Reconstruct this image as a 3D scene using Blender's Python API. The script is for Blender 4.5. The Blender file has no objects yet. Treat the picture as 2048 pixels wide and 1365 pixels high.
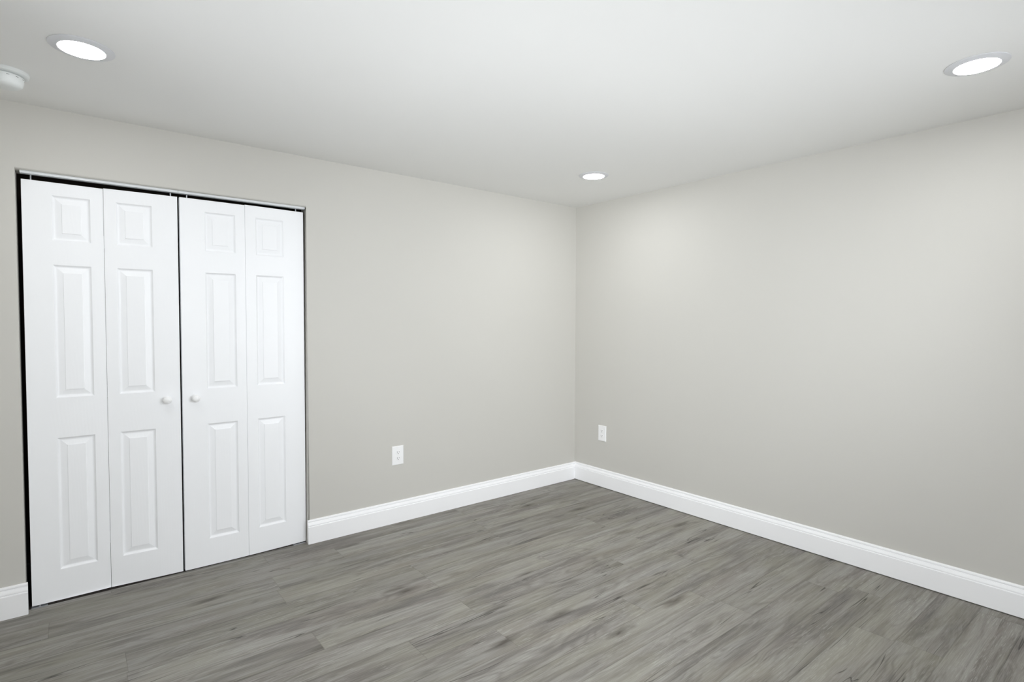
import bpy, bmesh, math, random
from mathutils import Vector, Matrix

# ------------------------------------------------------------------ camera, world, lights, exposure
scene = bpy.context.scene
COL = scene.collection
H = 2.353                                   # ceiling height
FOCAL_PX = 1097.3
cam_data = bpy.data.cameras.new('camera')
cam_data.sensor_fit = 'HORIZONTAL'
cam_data.sensor_width = 36.0
cam_data.lens = FOCAL_PX / 2048 * 36.0
cam_data.clip_start = 0.02
cam = bpy.data.objects.new('camera', cam_data)
COL.objects.link(cam)
yaw, pitch, roll = 0.6774, -0.0338, 0.0034
fwd = Vector((math.sin(yaw)*math.cos(pitch), math.cos(yaw)*math.cos(pitch), math.sin(pitch)))
rt = Vector((math.cos(yaw), -math.sin(yaw), 0))
up = rt.cross(fwd)
rt2 = rt*math.cos(roll) + up*math.sin(roll)
up2 = -rt*math.sin(roll) + up*math.cos(roll)
m = Matrix((( rt2.x, up2.x, -fwd.x, -3.4187),
            ( rt2.y, up2.y, -fwd.y, -3.3701),
            ( rt2.z, up2.z, -fwd.z,  1.3632),
            (0, 0, 0, 1)))
cam.matrix_world = m
scene.camera = cam

world = bpy.data.worlds.new('daylight')
world.use_nodes = True
world.node_tree.nodes['Background'].inputs[0].default_value = (0.890, 0.926, 0.972, 1)
world.node_tree.nodes['Background'].inputs[1].default_value = 9.2
scene.world = world

LAMP_POWER = 94.0                           # emission of each downlight lens
ROOM_X0, ROOM_Y0 = -4.03, -3.65
WIN = (-2.75, -0.55, 0.75, 2.08)            # unseen window added to the rear wall for light: x0, x1, z0, z1
WIN2 = (-2.90, -1.06, 0.75, 2.08)           # unseen window added to the end wall for light: y0, y1, z0, z1
for nm, wn, loc, rot in (('added_rear_portal', WIN, ((WIN[0]+WIN[1])/2, ROOM_Y0-.13), (90, 0, 0)),
                         ('added_end_portal', WIN2, (ROOM_X0-.13, (WIN2[0]+WIN2[1])/2), (90, 0, -90))):
    pl = bpy.data.lights.new(nm, 'AREA')
    pl.shape = 'RECTANGLE'; pl.size = wn[1]-wn[0]; pl.size_y = wn[3]-wn[2]
    pl.cycles.is_portal = True  # portal of an added window that lets fill light in
    po = bpy.data.objects.new(nm, pl)
    po.location = (loc[0], loc[1], (wn[2]+wn[3])/2)
    po.rotation_euler = [math.radians(r) for r in rot]     # faces into the room
    COL.objects.link(po)

vs = scene.view_settings
scene.display_settings.display_device = 'sRGB'
vs.view_transform = 'Standard'
vs.look = 'None'
vs.gamma = 1.0
vs.use_curve_mapping = False
vs.exposure = -0.04
scene.cycles.max_bounces = 14
scene.cycles.diffuse_bounces = 9
scene.cycles.use_denoising = True

# ------------------------------------------------------------------ materials
def new_mat(name):
    mt = bpy.data.materials.new(name); mt.use_nodes = True
    nt = mt.node_tree
    return mt, nt, nt.nodes['Principled BSDF']

def srgb(r, g, b):
    f = lambda c: ((c/255)/12.92 if c/255 <= .04045 else ((c/255+.055)/1.055)**2.4)
    return (f(r), f(g), f(b), 1)

def paint(name, color, rough, bump=0.0, scale=300, detail=2, dist=0.001, spec=0.5, vary=0.0):
    mt, nt, p = new_mat(name)
    p.inputs['Base Color'].default_value = color
    p.inputs['Roughness'].default_value = rough
    p.inputs['Specular IOR Level'].default_value = spec
    tc = nt.nodes.new('ShaderNodeTexCoord')
    n = nt.nodes.new('ShaderNodeTexNoise')
    n.inputs['Scale'].default_value = scale; n.inputs['Detail'].default_value = detail
    nt.links.new(tc.outputs['Object'], n.inputs['Vector'])
    if bump:
        b = nt.nodes.new('ShaderNodeBump')
        b.inputs['Strength'].default_value = bump; b.inputs['Distance'].default_value = dist
        nt.links.new(n.outputs['Fac'], b.inputs['Height'])
        nt.links.new(b.outputs['Normal'], p.inputs['Normal'])
    if vary:
        mx = nt.nodes.new('ShaderNodeMix'); mx.data_type = 'RGBA'
        mx.inputs['A'].default_value = color
        mx.inputs['B'].default_value = tuple(c*(1-vary) for c in color[:3])+(1,)
        nt.links.new(n.outputs['Fac'], mx.inputs['Factor'])
        nt.links.new(mx.outputs['Result'], p.inputs['Base Color'])
    return mt

M_WALL = paint('wall_paint', srgb(205, 203, 197), 0.62, 0.12, 260, 3, 0.0006, 0.35)
M_CEIL = paint('ceiling_paint', srgb(235, 235, 233), 0.85, 0.10, 220, 3, 0.0006, 0.2)
M_TRIM = paint('trim_paint', srgb(252, 252, 253), 0.38, 0.03, 120, 2, 0.0005)
M_PLATE = paint('white_plastic', srgb(248, 248, 248), 0.30)
M_KNOB = paint('white_knob_paint', srgb(250, 250, 250), 0.28)
M_RING = paint('lamp_trim_ring', srgb(216, 217, 220), 0.45)
M_DET = paint('detector_plastic', srgb(226, 229, 228), 0.45)
M_TRACK = paint('track_enamel', srgb(226, 229, 231), 0.35)
M_DARK = paint('dark_slot', (0.012, 0.012, 0.013, 1), 0.6)
M_STUD = paint('closet_lining', srgb(92, 80, 72), 0.9, 0.3, 60, 4, 0.002)
M_GAP_SHADE = paint('gap_shade_floor', srgb(58, 52, 48), 0.95, 0.3, 40, 3, 0.002)  # closet floor; dark colour stands in for the shade under the doors
M_STEEL = paint('zinc_steel', srgb(190, 192, 196), 0.35)
M_STEEL.node_tree.nodes['Principled BSDF'].inputs['Metallic'].default_value = 0.8

# door skin: embossed wood grain under white paint
def door_material():
    mt, nt, p = new_mat('door_skin')
    p.inputs['Base Color'].default_value = srgb(251, 252, 254)
    p.inputs['Roughness'].default_value = 0.42
    tc = nt.nodes.new('ShaderNodeTexCoord')
    mp = nt.nodes.new('ShaderNodeMapping')
    mp.inputs['Scale'].default_value = (1, 1, 0.11)
    nt.links.new(tc.outputs['Object'], mp.inputs['Vector'])
    w = nt.nodes.new('ShaderNodeTexWave')
    w.wave_type = 'RINGS'; w.rings_direction = 'Y'
    w.inputs['Scale'].default_value = 26; w.inputs['Distortion'].default_value = 5
    w.inputs['Detail'].default_value = 3; w.inputs['Detail Scale'].default_value = 1.4
    nt.links.new(mp.outputs['Vector'], w.inputs['Vector'])
    n = nt.nodes.new('ShaderNodeTexNoise'); n.inputs['Scale'].default_value = 420
    nt.links.new(mp.outputs['Vector'], n.inputs['Vector'])
    a = nt.nodes.new('ShaderNodeMath'); a.operation = 'ADD'
    nt.links.new(w.outputs['Fac'], a.inputs[0]); nt.links.new(n.outputs['Fac'], a.inputs[1])
    b = nt.nodes.new('ShaderNodeBump'); b.inputs['Strength'].default_value = 0.07
    b.inputs['Distance'].default_value = 0.0007
    nt.links.new(a.outputs[0], b.inputs['Height'])
    nt.links.new(b.outputs['Normal'], p.inputs['Normal'])
    return mt
M_DOOR = door_material()

# vinyl plank: weathered grey oak; UV.x runs along the plank in metres, UV.y across it in metres
def floor_material():
    mt, nt, p = new_mat('grey_oak_planks')
    N, Lk = nt.nodes, nt.links
    uv = N.new('ShaderNodeUVMap'); uv.uv_map = 'grain'
    at = N.new('ShaderNodeAttribute'); at.attribute_name = 'plank_seed'
    sep = N.new('ShaderNodeSeparateXYZ'); Lk.new(uv.outputs['UV'], sep.inputs[0])
    def math_(op, a, b=None, c=None):
        n = N.new('ShaderNodeMath'); n.operation = op
        for i, v in enumerate((a, b, c)):
            if v is None: continue
            if isinstance(v, (int, float)): n.inputs[i].default_value = v
            else: Lk.new(v, n.inputs[i])
        return n.outputs[0]
    seed = math_('MULTIPLY', at.outputs['Fac'], 37.0)
    def coords(sx, sy, off=0.0):
        c = N.new('ShaderNodeCombineXYZ')
        Lk.new(math_('MULTIPLY', sep.outputs[0], sx), c.inputs[0])
        Lk.new(math_('MULTIPLY', sep.outputs[1], sy), c.inputs[1])
        Lk.new(math_('ADD', seed, off), c.inputs[2])
        return c.outputs[0]
    def noise(vec, scale, detail=3, rough=.55, dist=0.0):
        n = N.new('ShaderNodeTexNoise')
        n.inputs['Scale'].default_value = scale; n.inputs['Detail'].default_value = detail
        n.inputs['Roughness'].default_value = rough; n.inputs['Distortion'].default_value = dist
        Lk.new(vec, n.inputs['Vector']); return n.outputs['Fac']
    def ramp(v, stops):
        r = N.new('ShaderNodeValToRGB')
        while len(r.color_ramp.elements) < len(stops): r.color_ramp.elements.new(0.5)
        for e, (pos, c) in zip(r.color_ramp.elements, stops):
            e.position = pos; e.color = c if len(c) == 4 else (*c, 1)
        Lk.new(v, r.inputs[0]); return r.outputs[0]
    def mix(f, a, b, mode='MIX'):
        n = N.new('ShaderNodeMix'); n.data_type = 'RGBA'; n.blend_type = mode
        for k, v in (('Factor', f), ('A', a), ('B', b)):
            if isinstance(v, (int, float)): n.inputs[k].default_value = v
            elif isinstance(v, tuple): n.inputs[k].default_value = v
            else: Lk.new(v, n.inputs[k])
        return n.outputs['Result']
    g = lambda v: (v, v, v, 1)
    # broad streaks of light and dark wood
    broad = noise(coords(1.3, 13.0), 1.0, 5, .62, .9)
    base = ramp(broad, [(0.30, srgb(88, 82, 75)), (0.42, srgb(118, 112, 104)),
                        (0.52, srgb(147, 143, 134)), (0.70, srgb(165, 162, 155))])
    # narrower, sharper dark streaks
    st = noise(coords(0.9, 36.0, 12.5), 1.0, 3, .5, .5)
    base = mix(ramp(st, [(0.53, g(0)), (0.68, g(0.50))]), base, srgb(90, 84, 76))
    # warm/cool drift
    hue = noise(coords(2.2, 6.0, 3.1), 1.0, 2)
    base = mix(ramp(hue, [(0.42, g(0)), (0.66, g(0.5))]), base, srgb(150, 146, 126))
    hue2 = noise(coords(1.6, 8.0, 8.7), 1.0, 2)
    base = mix(ramp(hue2, [(0.5, g(0)), (0.72, g(0.32))]), base, srgb(130, 117, 108))
    # cathedral figure: distorted bands along the grain
    wob = noise(coords(1.8, 6.0, 5.5), 1.0, 2, .5)
    ph = math_('ADD', math_('MULTIPLY', sep.outputs[1], 190.0), math_('MULTIPLY', wob, 75.0))
    band = math_('POWER', math_('MULTIPLY', math_('ADD', math_('SINE', ph), 1.0), 0.5), 2.0)
    msk = ramp(noise(coords(2.6, 9.0, 1.7), 1.0, 2), [(0.50, g(0)), (0.62, g(0.5))])
    base = mix(math_('MULTIPLY', band, msk), base, srgb(96, 89, 81), 'MIX')
    # fine fibres
    fib = noise(coords(7.0, 300.0, 2.2), 1.0, 3, .6)
    base = mix(0.28, base, ramp(fib, [(0.30, g(.10)), (0.50, g(.245)), (0.72, g(.46))]), 'MIX')
    fib2 = noise(coords(3.5, 95.0, 9.2), 1.0, 4, .65, .6)
    base = mix(ramp(fib2, [(0.57, g(0)), (0.72, g(0.30))]), base, srgb(86, 80, 73))
    # limed highlights
    lim = noise(coords(16.0, 220.0, 6.2), 1.0, 2, .6)
    limg = ramp(noise(coords(2.0, 7.0, 15.2), 1.0, 1), [(0.45, g(0.15)), (0.62, g(1))])
    base = mix(math_('MULTIPLY', ramp(lim, [(0.56, g(0)), (0.74, g(0.5))]), limg), base, srgb(192, 190, 184))
    # dark checks that follow the grain
    crk = noise(coords(0.8, 15.0, 4.4), 1.0, 2, .45, .25)
    line = math_('ABSOLUTE', math_('SUBTRACT', crk, 0.5))
    lm = ramp(line, [(0.0, g(1)), (0.003, g(.8)), (0.008, g(0))])
    gate = ramp(noise(coords(2.6, 10.0, 7.9), 1.0, 1), [(0.52, g(0)), (0.58, g(0.85))])
    base = mix(math_('MULTIPLY', lm, gate), base, srgb(48, 43, 38))
    # knots, not in every cell
    vc = N.new('ShaderNodeVectorMath'); vc.operation = 'ADD'
    kc = coords(2.3, 8.5, 0.3)
    nz = N.new('ShaderNodeTexNoise'); nz.inputs['Scale'].default_value = 4.0; nz.inputs['Detail'].default_value = 3
    Lk.new(kc, nz.inputs['Vector'])
    nzs = N.new('ShaderNodeVectorMath'); nzs.operation = 'SCALE'; nzs.inputs['Scale'].default_value = 0.30
    Lk.new(nz.outputs['Color'], nzs.inputs[0])
    Lk.new(kc, vc.inputs[0]); Lk.new(nzs.outputs[0], vc.inputs[1])
    vo = N.new('ShaderNodeTexVoronoi'); vo.inputs['Scale'].default_value = 1.0
    Lk.new(vc.outputs[0], vo.inputs['Vector'])
    sc_ = N.new('ShaderNodeSeparateColor'); Lk.new(vo.outputs['Color'], sc_.inputs[0])
    pick = ramp(sc_.outputs[0], [(0.66, g(0)), (0.70, g(1))])
    kn = ramp(vo.outputs['Distance'], [(0.03, g(0.9)), (0.09, g(0.55)), (0.26, g(0))])
    base = mix(math_('MULTIPLY', kn, pick), base, srgb(66, 58, 50))
    # per-plank tone
    tone = math_('ADD', math_('MULTIPLY', at.outputs['Fac'], 0.12), 0.90)
    tc_ = N.new('ShaderNodeCombineColor')
    for i in range(3): Lk.new(tone, tc_.inputs[i])
    base = mix(1.0, base, tc_.outputs[0], 'MULTIPLY')
    # plank edges: thin darker joint (second UV set, metres from the edges)
    uv2 = N.new('ShaderNodeUVMap'); uv2.uv_map = 'edge'
    s2 = N.new('ShaderNodeSeparateXYZ'); Lk.new(uv2.outputs['UV'], s2.inputs[0])
    ey = math_('MINIMUM', s2.outputs[1], math_('SUBTRACT', 0.1625, s2.outputs[1]))
    ex = s2.outputs[0]
    e = math_('MINIMUM', ey, ex)
    base = mix(ramp(e, [(0.0, g(0.38)), (0.0014, g(0.0))]), base, srgb(70, 66, 60))
    Lk.new(base, p.inputs['Base Color'])
    p.inputs['Roughness'].default_value = 0.5
    p.inputs['Specular IOR Level'].default_value = 0.38
    rr = math_('ADD', math_('MULTIPLY', fib, 0.22), 0.42)
    Lk.new(rr, p.inputs['Roughness'])
    b = N.new('ShaderNodeBump'); b.inputs['Strength'].default_value = 0.25; b.inputs['Distance'].default_value = 0.0006
    Lk.new(fib, b.inputs['Height']); Lk.new(b.outputs['Normal'], p.inputs['Normal'])
    return mt
M_FLOOR = floor_material()

def lens_material():
    mt = bpy.data.materials.new('lit_lens'); mt.use_nodes = True
    nt = mt.node_tree; nt.nodes.clear()
    o = nt.nodes.new('ShaderNodeOutputMaterial'); e = nt.nodes.new('ShaderNodeEmission')
    e.inputs[0].default_value = (0.97, 0.985, 1.0, 1); e.inputs[1].default_value = LAMP_POWER
    nt.links.new(e.outputs[0], o.inputs[0]); return mt
M_LENS = lens_material()

def glass_material():
    mt = bpy.data.materials.new('added_window_glass'); mt.use_nodes = True
    nt = mt.node_tree; nt.nodes.clear()
    o = nt.nodes.new('ShaderNodeOutputMaterial')
    t = nt.nodes.new('ShaderNodeBsdfTransparent'); g = nt.nodes.new('ShaderNodeBsdfGlossy')
    g.inputs['Roughness'].default_value = 0.02
    f = nt.nodes.new('ShaderNodeFresnel'); mx = nt.nodes.new('ShaderNodeMixShader')
    nt.links.new(f.outputs[0], mx.inputs[0]); nt.links.new(t.outputs[0], mx.inputs[1])
    nt.links.new(g.outputs[0], mx.inputs[2]); nt.links.new(mx.outputs[0], o.inputs[0]); return mt
M_GLASS = glass_material()

# ------------------------------------------------------------------ mesh helpers
def obj(name, bm, mat, parent=None, loc=None, smooth=False, angle=None):
    me = bpy.data.meshes.new(name)
    bmesh.ops.recalc_face_normals(bm, faces=bm.faces)
    bm.to_mesh(me); bm.free()
    me.materials.append(mat)
    if smooth:
        for f in me.polygons: f.use_smooth = True
        if angle is not None: me.set_sharp_from_angle(angle=math.radians(angle))
    o = bpy.data.objects.new(name, me); COL.objects.link(o)
    if parent: o.parent = parent
    if loc: o.location = loc
    return o

def tag(o, label=None, cat=None, group=None, kind=None):
    if label: o['label'] = label
    if cat: o['category'] = cat
    if group: o['group'] = group
    if kind: o['kind'] = kind
    return o

def empty(name, loc):
    o = bpy.data.objects.new(name, None); o.empty_display_size = 0.1
    COL.objects.link(o); o.location = loc; return o

def box(bm, x0, x1, y0, y1, z0, z1):
    v = [bm.verts.new((x, y, z)) for x in (x0, x1) for y in (y0, y1) for z in (z0, z1)]
    for f in ((0,1,3,2),(4,6,7,5),(0,4,5,1),(2,3,7,6),(0,2,6,4),(1,5,7,3)):
        bm.faces.new([v[i] for i in f])
    return v

def bevel_all(bm, w, seg=2):
    bmesh.ops.bevel(bm, geom=list(bm.edges), offset=w, segments=seg, profile=.5, affect='EDGES')

def lathe(bm, prof, seg=48, axis='Z', center=(0, 0, 0)):
    """prof: list of (radius, height along axis)"""
    cx, cy, cz = center
    rings = []
    for r, h in prof:
        ring = []
        n = 1 if r < 1e-6 else seg
        for i in range(n):
            a = 2*math.pi*i/seg
            c, s = r*math.cos(a), r*math.sin(a)
            p_ = (cx+c, cy+s, cz+h) if axis == 'Z' else (cx+c, cy+h, cz+s)
            ring.append(bm.verts.new(p_))
        rings.append(ring)
    for a, b in zip(rings, rings[1:]):
        for i in range(seg):
            j = (i+1) % seg
            if len(a) == 1 and len(b) == 1: continue
            if len(a) == 1: bm.faces.new((a[0], b[i], b[j]))
            elif len(b) == 1: bm.faces.new((a[i], b[0], a[j]))
            else: bm.faces.new((a[i], b[i], b[j], a[j]))

# ------------------------------------------------------------------ floor (every plank laid as a face patch of one mesh)
def build_floor():
    rnd = random.Random(11)
    bm = bmesh.new()
    guv = bm.loops.layers.uv.new('grain'); euv = bm.loops.layers.uv.new('edge')
    seed = bm.faces.layers.float.new('plank_seed')
    Wp, Lp, Y0 = 0.1625, 1.31, -0.49
    X0, X1, YB, YT = ROOM_X0-0.05, 0.0, ROOM_Y0-0.05, 0.036
    phase = {0: -2.63, 1: -3.27, 2: -1.965, 3: -1.31, 4: -0.65, 5: -1.01, 6: -0.667, 7: -1.32, 8: -2.30, 9: -0.96,
             10: -1.72, 11: -0.30, 12: -2.0, 13: -0.67, 14: -1.4, -1: -1.3, -2: -0.9}
    for k in range(-8, 21):
        ya = Y0 - k*Wp; yb = ya - Wp
        ph = phase.get(k, -rnd.random()*Lp)
        n0 = math.floor((X0-ph)/Lp)
        x = ph + n0*Lp
        while x < X1:
            a, b = max(x, X0), min(x+Lp, X1)
            t_, u_ = min(ya, YT), max(yb, YB)
            if b-a > 1e-4 and t_-u_ > 1e-4:
                vs_ = [bm.verts.new(c) for c in ((a, u_, 0), (b, u_, 0), (b, t_, 0), (a, t_, 0))]
                f = bm.faces.new(vs_)
                f[seed] = rnd.random()
                flip = rnd.random() < .5
                off = rnd.random()*9
                for lp in f.loops:
                    c = lp.vert.co
                    lx, ly = c.x-x, c.y-yb
                    lp[guv].uv = ((Lp-lx if flip else lx)+off, (Wp-ly if flip else ly)+off*3)
                    lp[euv].uv = (lx, ly)
            x += Lp
    o = obj('floor', bm, M_FLOOR)
    return tag(o, 'grey oak vinyl plank floor running along the closet wall', kind='structure')
build_floor()
bm = bmesh.new(); box(bm, -3.85, -2.05, .036, .75, -.02, -.003)
tag(obj('floor_closet', bm, M_GAP_SHADE), kind='structure')

# ------------------------------------------------------------------ walls and ceiling
XL, XR, ZO = -3.604, -2.300, 2.055          # closet opening
TH = 0.115
def build_wall_left():
    bm = bmesh.new()
    X0 = ROOM_X0
    pts = [(X0, 0), (XL, 0), (XL, ZO), (XR+.007, ZO), (XR-.006, 0), (0.0, 0), (0.0, H), (XR, H), (XL, H), (X0, H)]
    fr = [bm.verts.new((x, 0, z)) for x, z in pts]
    bk = [bm.verts.new((x, TH, z)) for x, z in pts]
    for vv in (fr, bk):
        bm.faces.new((vv[0], vv[1], vv[2], vv[8], vv[9]))
        bm.faces.new((vv[2], vv[3], vv[7], vv[8]))
        bm.faces.new((vv[4], vv[5], vv[6], vv[7], vv[3]))
    n = len(pts)
    for i in range(n):
        j = (i+1) % n
        bm.faces.new((fr[i], fr[j], bk[j], bk[i]))
    bm.edges.ensure_lookup_table()
    ed = []
    for e in bm.edges:
        a, b = e.verts
        if a in fr and b in fr:
            ia, ib = fr.index(a), fr.index(b)
            if {ia, ib} in ({1, 2}, {2, 3}, {3, 4}): ed.append(e)
    bmesh.ops.bevel(bm, geom=ed, offset=0.009, segments=5, profile=.5, affect='EDGES')
    o = obj('wall_left', bm, M_WALL, smooth=True, angle=30)
    return tag(o, 'warm light grey painted wall holding the closet doors', kind='structure')
build_wall_left()

bm = bmesh.new(); box(bm, 0, .1, ROOM_Y0, TH, 0, H)
tag(obj('wall_right', bm, M_WALL), 'warm light grey painted wall on the right with one outlet near the corner', kind='structure')
bm = bmesh.new()
box(bm, ROOM_X0-.12, ROOM_X0, ROOM_Y0-.12, WIN2[0], 0, H); box(bm, ROOM_X0-.12, ROOM_X0, WIN2[1], TH, 0, H)
box(bm, ROOM_X0-.12, ROOM_X0, WIN2[0], WIN2[1], 0, WIN2[2]); box(bm, ROOM_X0-.12, ROOM_X0, WIN2[0], WIN2[1], WIN2[3], H)
tag(obj('wall_end', bm, M_WALL), kind='structure')
bm = bmesh.new()
box(bm, ROOM_X0, WIN[0], ROOM_Y0-.12, ROOM_Y0, 0, H); box(bm, WIN[1], .1, ROOM_Y0-.12, ROOM_Y0, 0, H)
box(bm, WIN[0], WIN[1], ROOM_Y0-.12, ROOM_Y0, 0, WIN[2]); box(bm, WIN[0], WIN[1], ROOM_Y0-.12, ROOM_Y0, WIN[3], H)
tag(obj('wall_rear', bm, M_WALL), kind='structure')
bm = bmesh.new(); box(bm, ROOM_X0-.12, .1, ROOM_Y0-.12, .85, H, H+.1)
tag(obj('ceiling', bm, M_CEIL), 'flat white painted ceiling with recessed lights', kind='structure')
# closet interior
bm = bmesh.new()
for a in ((-3.85, -3.80, TH, .75, 0, H), (-2.10, -2.05, TH, .75, 0, H), (-3.80, -2.10, .70, .75, 0, H)): box(bm, *a)
tag(obj('wall_closet', bm, M_STUD), kind='structure')
# two windows added out of view to light the room
def window(name, wn, loc, rz):
    w = empty(name, loc); w.rotation_euler = (0, 0, math.radians(rz)); w['kind'] = 'structure'
    h, z0, z1 = (wn[1]-wn[0])/2, wn[2], wn[3]
    bm = bmesh.new()
    for a in ((-h, h, -.09, -.03, z0, z0+.05), (-h, h, -.09, -.03, z1-.05, z1), (-h, -h+.05, -.09, -.03, z0+.05, z1-.05),
              (h-.05, h, -.09, -.03, z0+.05, z1-.05), (-.03, .03, -.09, -.03, z0+.05, z1-.05)): box(bm, *a)
    obj('added_window_frame', bm, M_TRIM, w)
    for a, b in ((-h+.05, -.03), (.03, h-.05)):
        bm = bmesh.new(); box(bm, a, b, -.062, -.058, z0+.05, z1-.05); obj('pane', bm, M_GLASS, w)
window('added_window_1', WIN, ((WIN[0]+WIN[1])/2, ROOM_Y0, 0), 0)
window('added_window_2', WIN2, (ROOM_X0, (WIN2[0]+WIN2[1])/2, 0), -90)

# ------------------------------------------------------------------ baseboards
BB = [(0, .0), (.0150, .0), (.0150, .1030), (.0140, .1048), (.0105, .1056), (.0095, .1075), (.0118, .1092), (.0131, .1108),
      (.0131, .1140), (.0122, .1175), (.0104, .1215), (.0086, .1250), (.0074, .1278), (.0036, .1286), (.0028, .1308), (.0060, .1322),
      (.0076, .1345), (.0074, .1390), (.0062, .1425), (.0036, .1450), (0, .1456)]
def baseboard(name, a, b, wall, z=.0, miter_b=False, label=None):
    """runs from a to b along x (wall='y0') or along y (wall='x0')"""
    bm = bmesh.new(); ra, rb = [], []
    for t, h in BB:
        t *= 1.2
        if wall == 'y0':
            ra.append(bm.verts.new((a, -t, h+z))); rb.append(bm.verts.new((b-(t if miter_b else 0), -t, h+z)))
        elif wall == 'x0':
            ra.append(bm.verts.new((-t, a, h+z))); rb.append(bm.verts.new((-t, b-(t if miter_b else 0), h+z)))
        elif wall == 'end':
            ra.append(bm.verts.new((ROOM_X0+t, a, h+z))); rb.append(bm.verts.new((ROOM_X0+t, b, h+z)))
        else:
            ra.append(bm.verts.new((a, ROOM_Y0+t, h+z))); rb.append(bm.verts.new((b, ROOM_Y0+t, h+z)))
    n = len(BB)
    for i in range(n):
        j = (i+1) % n
        bm.faces.new((ra[i], ra[j], rb[j], rb[i]))
    bm.faces.new(ra); bm.faces.new(rb[::-1])
    o = obj(name, bm, M_TRIM, smooth=True, angle=28)
    return tag(o, label, kind='structure')
baseboard('baseboard_left', XR-.0110, 0, 'y0', .001, True, 'white moulded baseboard between the closet and the room corner')
baseboard('baseboard_far_left', ROOM_X0+.015, XL+.008, 'y0', .001, False, 'short white baseboard left of the closet doors')
baseboard('baseboard_right', ROOM_Y0, 0, 'x0', .0045, True, 'long white moulded baseboard along the right wall')
baseboard('baseboard_end', ROOM_Y0, 0, 'end', .001)
baseboard('baseboard_rear', ROOM_X0+.015, -.015, 'rear', .001)

# ------------------------------------------------------------------ closet doors
DZ0, DZ1, DT = 0.0095, 2.0225, 0.032
PANZ = [(0.158, 0.800), (0.993, 1.631), (1.745, 1.960)]
PROF = [(.0015, .0006), (.0050, .0052), (.0085, .0080), (.0120, .0088), (.0150, .0084), (.0370, .0032), (.0378, .0008), (.0400, .0004)]
def leaf_mesh(wd, px0, px1, dtop=0.0):
    """door leaf: x 0..wd, front at y=0 (facing -y), z 0..height, three moulded raised panels"""
    bm = bmesh.new()
    hh = DZ1-DZ0+dtop
    xs = [0, px0, px1, wd]
    zs = [0]
    for a, b in PANZ: zs += [a-DZ0, b-DZ0]
    zs.append(hh)
    g = [[bm.verts.new((x, 0, z)) for z in zs] for x in xs]
    for i in range(3):
        for k in range(len(zs)-1):
            loop = [g[i][k], g[i+1][k], g[i+1][k+1], g[i][k+1]]
            if i == 1 and k % 2 == 1:
                prev = loop
                for off, dep in PROF:
                    cur = [bm.verts.new((xs[i]+off, dep, zs[k]+off)), bm.verts.new((xs[i+1]-off, dep, zs[k]+off)),
                           bm.verts.new((xs[i+1]-off, dep, zs[k+1]-off)), bm.verts.new((xs[i]+off, dep, zs[k+1]-off))]
                    for q in range(4):
                        r = (q+1) % 4
                        bm.faces.new((prev[q], prev[r], cur[r], cur[q]))
                    prev = cur
                bm.faces.new(prev)
            else:
                bm.faces.new(loop)
    # sides and back
    nz = len(zs)
    b00 = bm.verts.new((0, DT, 0)); b10 = bm.verts.new((wd, DT, 0)); b11 = bm.verts.new((wd, DT, hh)); b01 = bm.verts.new((0, DT, hh))
    bm.faces.new([g[0][k] for k in range(nz)] + [b01, b00])
    bm.faces.new([g[3][k] for k in range(nz)] + [b11, b10])
    bm.faces.new([g[i][0] for i in range(4)] + [b10, b00])
    bm.faces.new([g[i][nz-1] for i in range(4)] + [b11, b01])
    bm.faces.new((b00, b10, b11, b01))
    outer = [e for e in bm.edges if all(abs(v.co.y) < 1e-6 for v in e.verts) and
             (all(abs(v.co.x) < 1e-6 for v in e.verts) or all(abs(v.co.x-wd) < 1e-6 for v in e.verts) or
              all(abs(v.co.z) < 1e-6 for v in e.verts) or all(abs(v.co.z-hh) < 1e-6 for v in e.verts))]
    bmesh.ops.bevel(bm, geom=outer, offset=0.0012, segments=2, profile=.5, affect='EDGES')
    return bm

def make_leaf(parent, x0, y0, x1, y1, p0, p1, dtop=0.0):
    wd = math.hypot(x1-x0, y1-y0)
    o = obj('door_leaf', leaf_mesh(wd, p0, p1, dtop), M_DOOR, parent)
    o.location = (x0-parent.location.x, y0-parent.location.y, DZ0)
    o.rotation_euler = (0, 0, math.atan2(y1-y0, x1-x0))
    return o

def make_knob(leaf, lx, lz):
    bm = bmesh.new()
    prof = [(0, -.0405), (.006, -.0402), (.012, -.0385), (.0172, -.0350), (.0200, -.0300), (.0205, -.0255), (.0190, -.0205),
            (.0150, -.0160), (.0100, -.0125), (.0085, -.0080), (.0095, -.0030), (.0105, 0.0002)]
    lathe(bm, prof, 32, 'Y')
    o = obj('knob', bm, M_KNOB, leaf, (lx, 0, lz), True)
    return o

def make_pin(leaf, lx, z0=None):
    bm = bmesh.new()
    lathe(bm, [(0, -.012), (.0034, -.012), (.0034, .024), (0, .024)], 12)
    return obj('guide_pin', bm, M_STEEL, leaf, (lx, .013, DZ1-DZ0))

def make_hinge(leaf, lx, lz):
    bm = bmesh.new(); lathe(bm, [(0, -.03), (.0035, -.03), (.0035, .03), (0, .03)], 12)
    return obj('hinge', bm, M_STEEL, leaf, (lx, DT+.001, lz))

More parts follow.
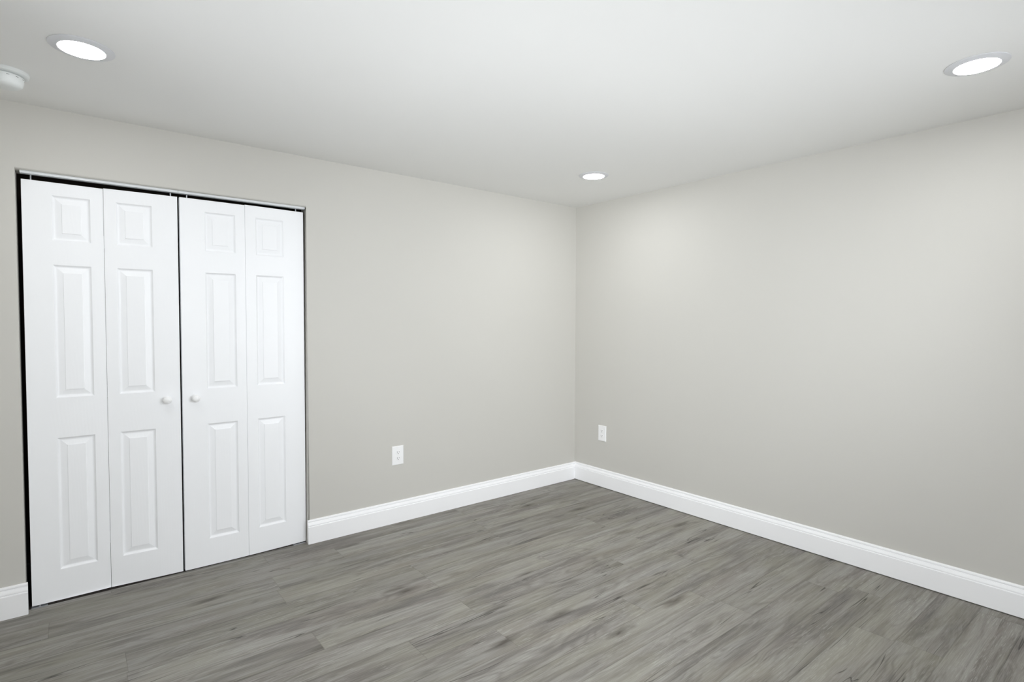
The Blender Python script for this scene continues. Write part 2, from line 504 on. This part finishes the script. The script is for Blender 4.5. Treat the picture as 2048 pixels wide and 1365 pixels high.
d1 = empty('door_1', (-3.276, 0.043, 0.0))
tag(d1, 'left pair of white six panel bifold closet door leaves', 'closet door', 'white bifold closet doors', 'structure')
la = make_leaf(d1, -3.5855, .0405, -3.2819, .0440, .1060, .2530, -.0030)
lb = make_leaf(d1, -3.2806, .0440, -2.9670, .0245, .0490, .2015)
make_knob(lb, .2540, .9485-DZ0)
make_pin(la, .034); make_pin(lb, .285)
for z in (.25, 1.0, 1.75): make_hinge(la, .3040, z)
d2 = empty('door_2', (-2.638, 0.02, 0.0))
tag(d2, 'right pair of white six panel bifold closet door leaves', 'closet door', 'white bifold closet doors', 'structure')
lc = make_leaf(d2, -2.9574, .0215, -2.6386, .0205, .1160, .2700)
ld = make_leaf(d2, -2.6373, .0205, -2.3090, .0345, .0550, .2120, .0030)
make_knob(lc, .0600, .9470-DZ0)
make_pin(lc, .036); make_pin(ld, .289)
for z in (.25, 1.0, 1.75): make_hinge(lc, .3185, z)

# tracks screwed to the head of the opening: two U channels butted over the gap between the doors
def track(xa, xb, label):
    bm = bmesh.new()
    t = .0016; y0, y1, z0, z1 = .019, .046, 2.0432, ZO
    box(bm, xa, xb, y0, y1, z1-t, z1)
    box(bm, xa, xb, y0, y0+t, z0, z1-t)
    box(bm, xa, xb, y1-t, y1, z0, z1-t)
    box(bm, xa, xb, y0+t, y0+.008, z0, z0+t)
    box(bm, xa, xb, y1-.008, y1-t, z0, z0+t)
    return tag(obj('door_track', bm, M_TRACK), label, 'door track', 'overhead closet door tracks')
track(-3.588, -2.9635, 'white metal overhead track above the left pair of bifold doors')
track(-2.9625, -2.303, 'white metal overhead track above the right pair of bifold doors')

# floor pivot brackets
def bracket(xa, xb, label):
    e = empty('floor_bracket', ((xa+xb)/2, .045, 0))
    bm = bmesh.new()
    hw = (xb-xa)/2
    box(bm, -hw, hw, -.016, .02, 0.0, .0022); box(bm, -hw, hw, -.016, -.0135, .0022, .0052)
    obj('base_plate', bm, M_STEEL, e)
    bm = bmesh.new(); lathe(bm, [(0, .0022), (.0045, .0022), (.0045, .0094), (0, .0094)], 16)
    obj('pivot_socket', bm, M_STEEL, e)
    return tag(e, label, 'door bracket', 'closet floor brackets')
bracket(-3.588, -3.528, 'thin metal floor bracket under the far left corner of the closet doors')
bracket(-2.385, -2.310, 'thin metal floor bracket under the right closet door beside the baseboard')

# ------------------------------------------------------------------ wall outlets
def outlet_parts(root):
    """faces -y, centre at the origin"""
    bm = bmesh.new(); PW, PH = .0422, .0642
    prev = None
    for inx, y in ((0, 0), (0, -.0022), (.0012, -.0042), (.0035, -.0056), (.006, -.0060)):
        cur = [bm.verts.new((sx*(PW-inx), y, sz*(PH-inx))) for sx, sz in ((-1, -1), (1, -1), (1, 1), (-1, 1))]
        if prev:
            for q in range(4): bm.faces.new((prev[q], prev[(q+1) % 4], cur[(q+1) % 4], cur[q]))
        else: bm.faces.new(cur[::-1])
        prev = cur
    bm.faces.new(prev)
    obj('cover_plate', bm, M_PLATE, root)
    for s in (-1, 1):
        bm = bmesh.new()
        pts = []
        for i in range(40):
            a = 2*math.pi*i/40
            pts.append((.0172*math.cos(a), max(-.0138, min(.0138, .0172*math.sin(a)))))
        f0 = [bm.verts.new((x, -.0058, z)) for x, z in pts]; f1 = [bm.verts.new((x, -.0074, z)) for x, z in pts]
        f2 = [bm.verts.new((x*.96, -.0078, z*.96)) for x, z in pts]
        for a_, b_ in ((f0, f1), (f1, f2)):
            for i in range(40): bm.faces.new((a_[i], a_[(i+1) % 40], b_[(i+1) % 40], b_[i]))
        bm.faces.new(f2)
        r = obj('receptacle', bm, M_PLATE, root, (0, 0, s*.0203))
        bm = bmesh.new()
        box(bm, -.0078, -.0056, -.0081, -.0070, -.0010, .0082); box(bm, .0056, .0076, -.0081, -.0070, 0, .0076)
        lathe(bm, [(0, -.0081), (.0027, -.0081), (.0027, -.0070), (0, -.0070)], 14, 'Y', (0, 0, -.0072))
        obj('slot', bm, M_DARK, r)
    bm = bmesh.new()
    lathe(bm, [(0, -.0074), (.0022, -.0073), (.0031, -.0066), (.0033, -.0058)], 16, 'Y')
    obj('screw', bm, M_PLATE, root)

def copy_tree(o, parent=None):
    c = o.copy(); COL.objects.link(c)
    if parent: c.parent = parent
    for ch in list(o.children): copy_tree(ch, c)
    return c
ol = empty('electrical_outlet', (-1.7018, 0, .4575))
outlet_parts(ol)
tag(ol, 'white duplex wall outlet low on the closet wall, right of the closet', 'wall outlet', 'white wall outlets')
orr = copy_tree(ol)
orr.location = (0, -.3190, .4465); orr.rotation_euler = (0, 0, math.radians(-90))
tag(orr, 'white duplex wall outlet low on the right wall, near the room corner', 'wall outlet', 'white wall outlets')

# ------------------------------------------------------------------ recessed lights
def make_light():
    e = empty('recessed_light', (0, 0, H))
    bm = bmesh.new()
    lathe(bm, [(.097, 0), (.0985, -.0010), (.0980, -.0026), (.0955, -.0036), (.0860, -.0052), (.0760, -.0078), (.0712, -.0092), (.0700, -.0086), (.0700, 0)], 96)
    obj('trim_ring', bm, M_RING, e, None, True, 40)
    bm = bmesh.new()
    lathe(bm, [(.0699, -.0070), (.0690, -.0084), (.0600, -.0092), (.0400, -.0098), (.0200, -.0101), (0, -.0102)], 72)
    obj('lens', bm, M_LENS, e, None, True)
    return e
L1 = make_light(); L1.location = (-3.368, -.813, H)
tag(L1, 'lit round recessed ceiling light above the closet, beside the smoke detector', 'ceiling light', 'recessed ceiling lights')
for loc, lab in (((-.661, -.812, H), 'lit round recessed ceiling light nearest the room corner, smallest in view'),
                 ((-.709, -2.822, H), 'lit round recessed ceiling light high at the right, close to the right wall'),
                 ((-3.30, -2.822, H), 'lit round recessed ceiling light over the spot where the picture is taken, out of view')):
    c = copy_tree(L1); c.location = loc; tag(c, lab)

# ------------------------------------------------------------------ smoke detector
sd = empty('smoke_detector', (-3.603, -.385, H))
tag(sd, 'round white smoke detector on the ceiling at the left edge above the closet', 'smoke detector')
bm = bmesh.new(); lathe(bm, [(0, 0), (.0740, 0), (.0745, -.004), (.0725, -.0125), (.0690, -.0150), (.0640, -.0155), (0, -.0155)], 72)
obj('mounting_base', bm, M_DET, sd, None, True, 30)
bm = bmesh.new(); lathe(bm, [(0, -.0160), (.0520, -.0160), (.0545, -.0185), (.0572, -.0200), (.0575, -.0240), (.0565, -.0400), (.0530, -.0520), (.0460, -.0590), (.0350, -.0625), (.0200, -.0640), (0, -.0645)], 72)
body = obj('body', bm, M_DET, sd, None, True, 40)
for i in range(12):
    a = 2*math.pi*i/12+.2
    bm = bmesh.new(); vv = box(bm, .0555, .0577, -.0045, .0045, -.0272, -.0258)
    bmesh.ops.rotate(bm, verts=bm.verts, cent=(0, 0, 0), matrix=Matrix.Rotation(a, 3, 'Z'))
    obj('vent_slot', bm, M_DARK, body)
